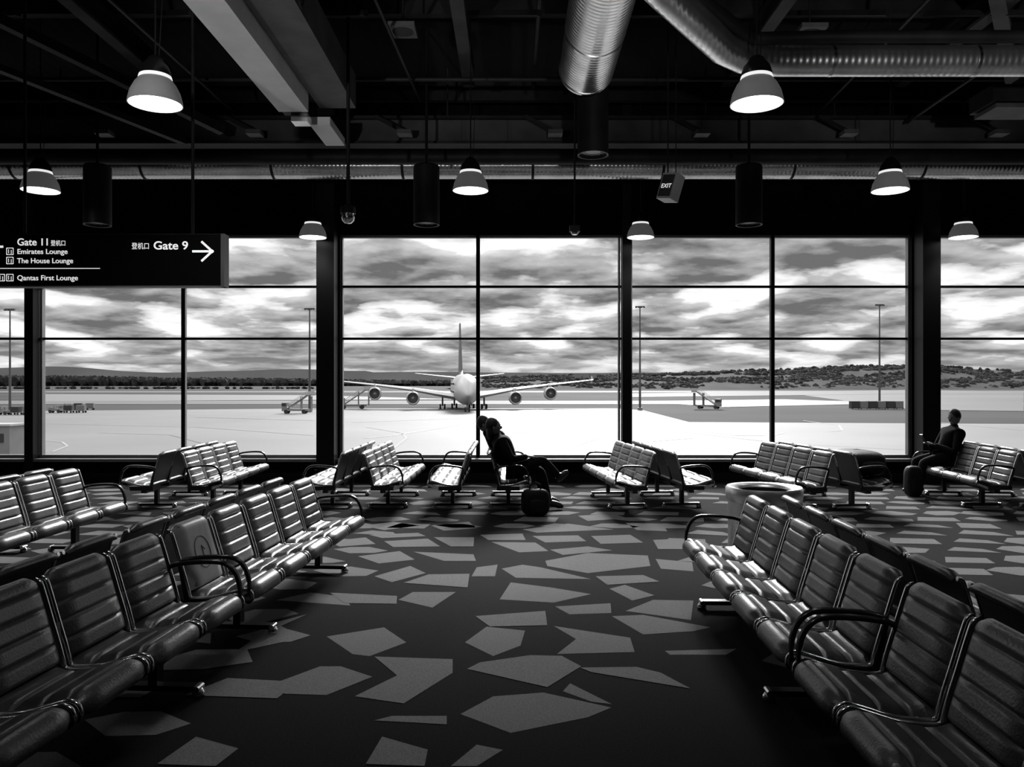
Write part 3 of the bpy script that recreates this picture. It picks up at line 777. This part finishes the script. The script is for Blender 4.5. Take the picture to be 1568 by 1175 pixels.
stair_truck(453,634); stair_truck(540,627,1.2,.3); stair_truck(1085,627,1.1,2.6)
def tug(px, py, rz=0):
    x, y = gq(px, py); m = MB()
    m.box((0,0,.8),(3.0,1.6,.6),'vehicle'); m.box((.4,0,1.9),(1.2,1.5,.08),'vehicle'); m.box((-.9,0,1.25),(1,1.4,.35),'vehicle')
    for xx in (-.15,.95):
        for yy in (-.7,.7): m.tube([(xx,yy,1),(xx,yy,1.9)],.04,'planed',6)
    for xx in (-1,1):
        for yy in (-.75,.75): m.tube([(xx,yy-.12,.4),(xx,yy+.12,.4)],.4,'rubber',14)
    for i in range(2):
        bx_=3.2+i*3; m.box((bx_,0,.55),(2.5,1.6,.12),'planeg'); m.box((bx_,0,1.3),(2.0,1.5,1.3),'planeg' if i%2 else 'planed'); m.tube([(bx_-1.6,0,.5),(bx_-1.2,0,.5)],.05,'planed',6)
        for xx in (-.8,.8):
            for yy in (-.75,.75): m.tube([(bx_+xx,yy-.08,.25),(bx_+xx,yy+.08,.25)],.25,'rubber',10)
    m.obj('baggage_tug',(x,y,GZ),rz)
tug(85,633,.1); tug(100,629,.3); tug(4,636)
m = MB()
for i in range(6):
    m.box((i*2.6,0,1.3),(2.2,2,2.0),'planeg' if i%2 else 'planed'); m.box((i*2.6,0,.2),(2.4,2.1,.15),'planed')
    for q in (-.9,.9): m.tube([(i*2.6+q,-1.05,.2),(i*2.6+q,-.9,.2)],.2,'rubber',10)
m.obj('cargo_containers', (gq(1308,627)[0], gq(1308,627)[1], GZ))
m = MB(); x, y = gq(12, 700); m.box((0,0,1.6),(4.2,3,3.2),'vehicle'); m.box((0,0,3.3),(4.5,3.3,.2),'planew'); m.box((-1,-1.52,1.5),(.9,.06,2.2),'planed'); m.box((.9,-1.52,2),(1.2,.06,.9),'planed')
for q in (-1.5,1.5): m.box((q,0,-.0),(.3,3,.3),'planed')
m.obj('ground_crew_cabin', (x-1, y, GZ))
def mast(px, pyb, pyt):
    x, y = gq(px, pyb); h = PZ(pyt, y)-GZ; m = MB()
    m.tube([(0,0,0),(0,0,h*.5),(0,0,h)],[.34,.25,.16],'mast',10); m.box((0,0,.4),(1.2,1.2,.8),'vehicle')
    m.box((0,0,h),(2.6,.3,.25),'mast')
    for q in (-1.1,-.4,.4,1.1): m.box((q,-.25,h-.25),(.5,.5,.35),'mast')
    m.obj('floodlight_mast',(x,y,GZ))
mast(15,633,474); mast(474,632,473); mast(980,629,470); mast(1347,626,467)

# ---------------------------------------------------------------- world
w = bpy.data.worlds.new('World'); S.world = w; w.use_nodes = True; nt = w.node_tree
for n in list(nt.nodes): nt.nodes.remove(n)
N_ = nt.nodes.new; Lk = nt.links.new
out = N_('ShaderNodeOutputWorld'); bg = N_('ShaderNodeBackground'); tc = N_('ShaderNodeTexCoord'); sep = N_('ShaderNodeSeparateXYZ')
Lk(tc.outputs['Generated'], sep.inputs[0])
def math_(op, a, b=None, c=None):
    n = N_('ShaderNodeMath'); n.operation = op
    for i, v in enumerate((a, b, c)):
        if v is None: continue
        if isinstance(v, (int, float)): n.inputs[i].default_value = v
        else: Lk(v, n.inputs[i])
    return n.outputs[0]
zc = math_('MAXIMUM', sep.outputs['Z'], 0.0); zz = math_('ADD', zc, 0.15)
u = math_('DIVIDE', sep.outputs['X'], zz); v = math_('DIVIDE', sep.outputs['Y'], zz)
cmb = N_('ShaderNodeCombineXYZ'); Lk(u, cmb.inputs[0]); Lk(v, cmb.inputs[1])
def nz(scale, det, rough, dist, off):
    mp = N_('ShaderNodeMapping'); mp.inputs['Location'].default_value = off; Lk(cmb.outputs[0], mp.inputs[0])
    n = N_('ShaderNodeTexNoise'); n.inputs['Scale'].default_value = scale; n.inputs['Detail'].default_value = det; n.inputs['Roughness'].default_value = rough; n.inputs['Distortion'].default_value = dist
    Lk(mp.outputs[0], n.inputs['Vector']); return n.outputs['Fac']
def dens(dy):
    a = nz(2.5, 6, .50, .05, (3.1,1.7-dy,0)); b = nz(1.0, 2, .5, .1, (8.2,4.4-dy,0))
    return math_('ADD', math_('MULTIPLY', a, .62), math_('MULTIPLY', b, .38))
d0 = dens(0); d1 = dens(.09)
rel = math_('SUBTRACT', d0, d1)
ramp = N_('ShaderNodeValToRGB'); Lk(d0, ramp.inputs['Fac']); cr = ramp.color_ramp
cr.elements[0].position = .43; cr.elements[0].color = (1.2,1.2,1.2,1)
cr.elements[1].position = .62; cr.elements[1].color = (.20,.20,.20,1)
for p, c in ((.465,.85),(.488,.48),(.54,.34)):
    q = cr.elements.new(p); q.color = (c,c,c,1)
relm = math_('MULTIPLY', rel, 3.6)
base = math_('ADD', ramp.outputs[0], relm); base = math_('MAXIMUM', base, .17)
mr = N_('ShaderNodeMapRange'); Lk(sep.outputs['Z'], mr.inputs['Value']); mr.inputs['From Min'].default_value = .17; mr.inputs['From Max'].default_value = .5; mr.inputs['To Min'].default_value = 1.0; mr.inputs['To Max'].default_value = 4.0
hz = N_('ShaderNodeMapRange'); Lk(zc, hz.inputs['Value']); hz.inputs['From Min'].default_value = 0.0; hz.inputs['From Max'].default_value = .045; hz.inputs['To Min'].default_value = .7; hz.inputs['To Max'].default_value = 0
mxc = N_('ShaderNodeMix'); mxc.data_type = 'FLOAT'; Lk(hz.outputs[0], mxc.inputs[0]); Lk(base, mxc.inputs[2]); mxc.inputs[3].default_value = .42
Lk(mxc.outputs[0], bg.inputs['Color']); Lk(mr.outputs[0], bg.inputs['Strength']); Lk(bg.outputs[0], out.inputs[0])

sun = bpy.data.lights.new('sun', 'SUN'); sun.energy = 7.5; sun.angle = math.radians(14)
so = bpy.data.objects.new('sun', sun); S.collection.objects.link(so)
so.rotation_euler = Vector((-.10, -math.cos(math.radians(27)), -math.sin(math.radians(27)))).to_track_quat('-Z','Y').to_euler()
# fill spots on invented stands, added out of view to brighten duct undersides
for x, tx, en in ((-3.6, -2.5, 900), (.85, .9, 550), (3.5, 4.6, 800)):
    e = empty('added_duct_light', (x, .3, 2.3)); m = MB()
    m.lathe([(.12,.12),(.13,.10),(.10,-.05),(.04,-.08),(0,-.08)],(0,0,0),'steel',24); m.tube([(0,0,-.08),(0,0,-2.28)],.025,'steel',10); m.lathe([(0,0),(.18,0),(.18,.03),(0,.03)],(0,0,-2.29),'steel',24)
    m.obj('fill_stand', parent=e)
    l = bpy.data.lights.new('duct_fill', 'SPOT'); l.energy = en; l.spot_size = math.radians(34); l.spot_blend = 1.0; l.shadow_soft_size = .1
    lo = bpy.data.objects.new('duct_fill_spot', l); S.collection.objects.link(lo); lo.parent = e; lo.location = (0,0,.14)
    lo.rotation_euler = (Vector((tx, 7.0, 5.3))-Vector((x,.3,2.44))).to_track_quat('-Z','Y').to_euler()

# ---------------------------------------------------------------- camera
cam = bpy.data.cameras.new('camera'); co = bpy.data.objects.new('camera', cam); S.collection.objects.link(co)
cam.lens = 28.0; cam.sensor_width = 36; cam.clip_end = 12000; cam.clip_start = .05
co.location = (0,0,H); co.rotation_euler = (math.radians(90),0,0); S.camera = co
S.view_settings.view_transform = 'Standard'; S.view_settings.look = 'None'
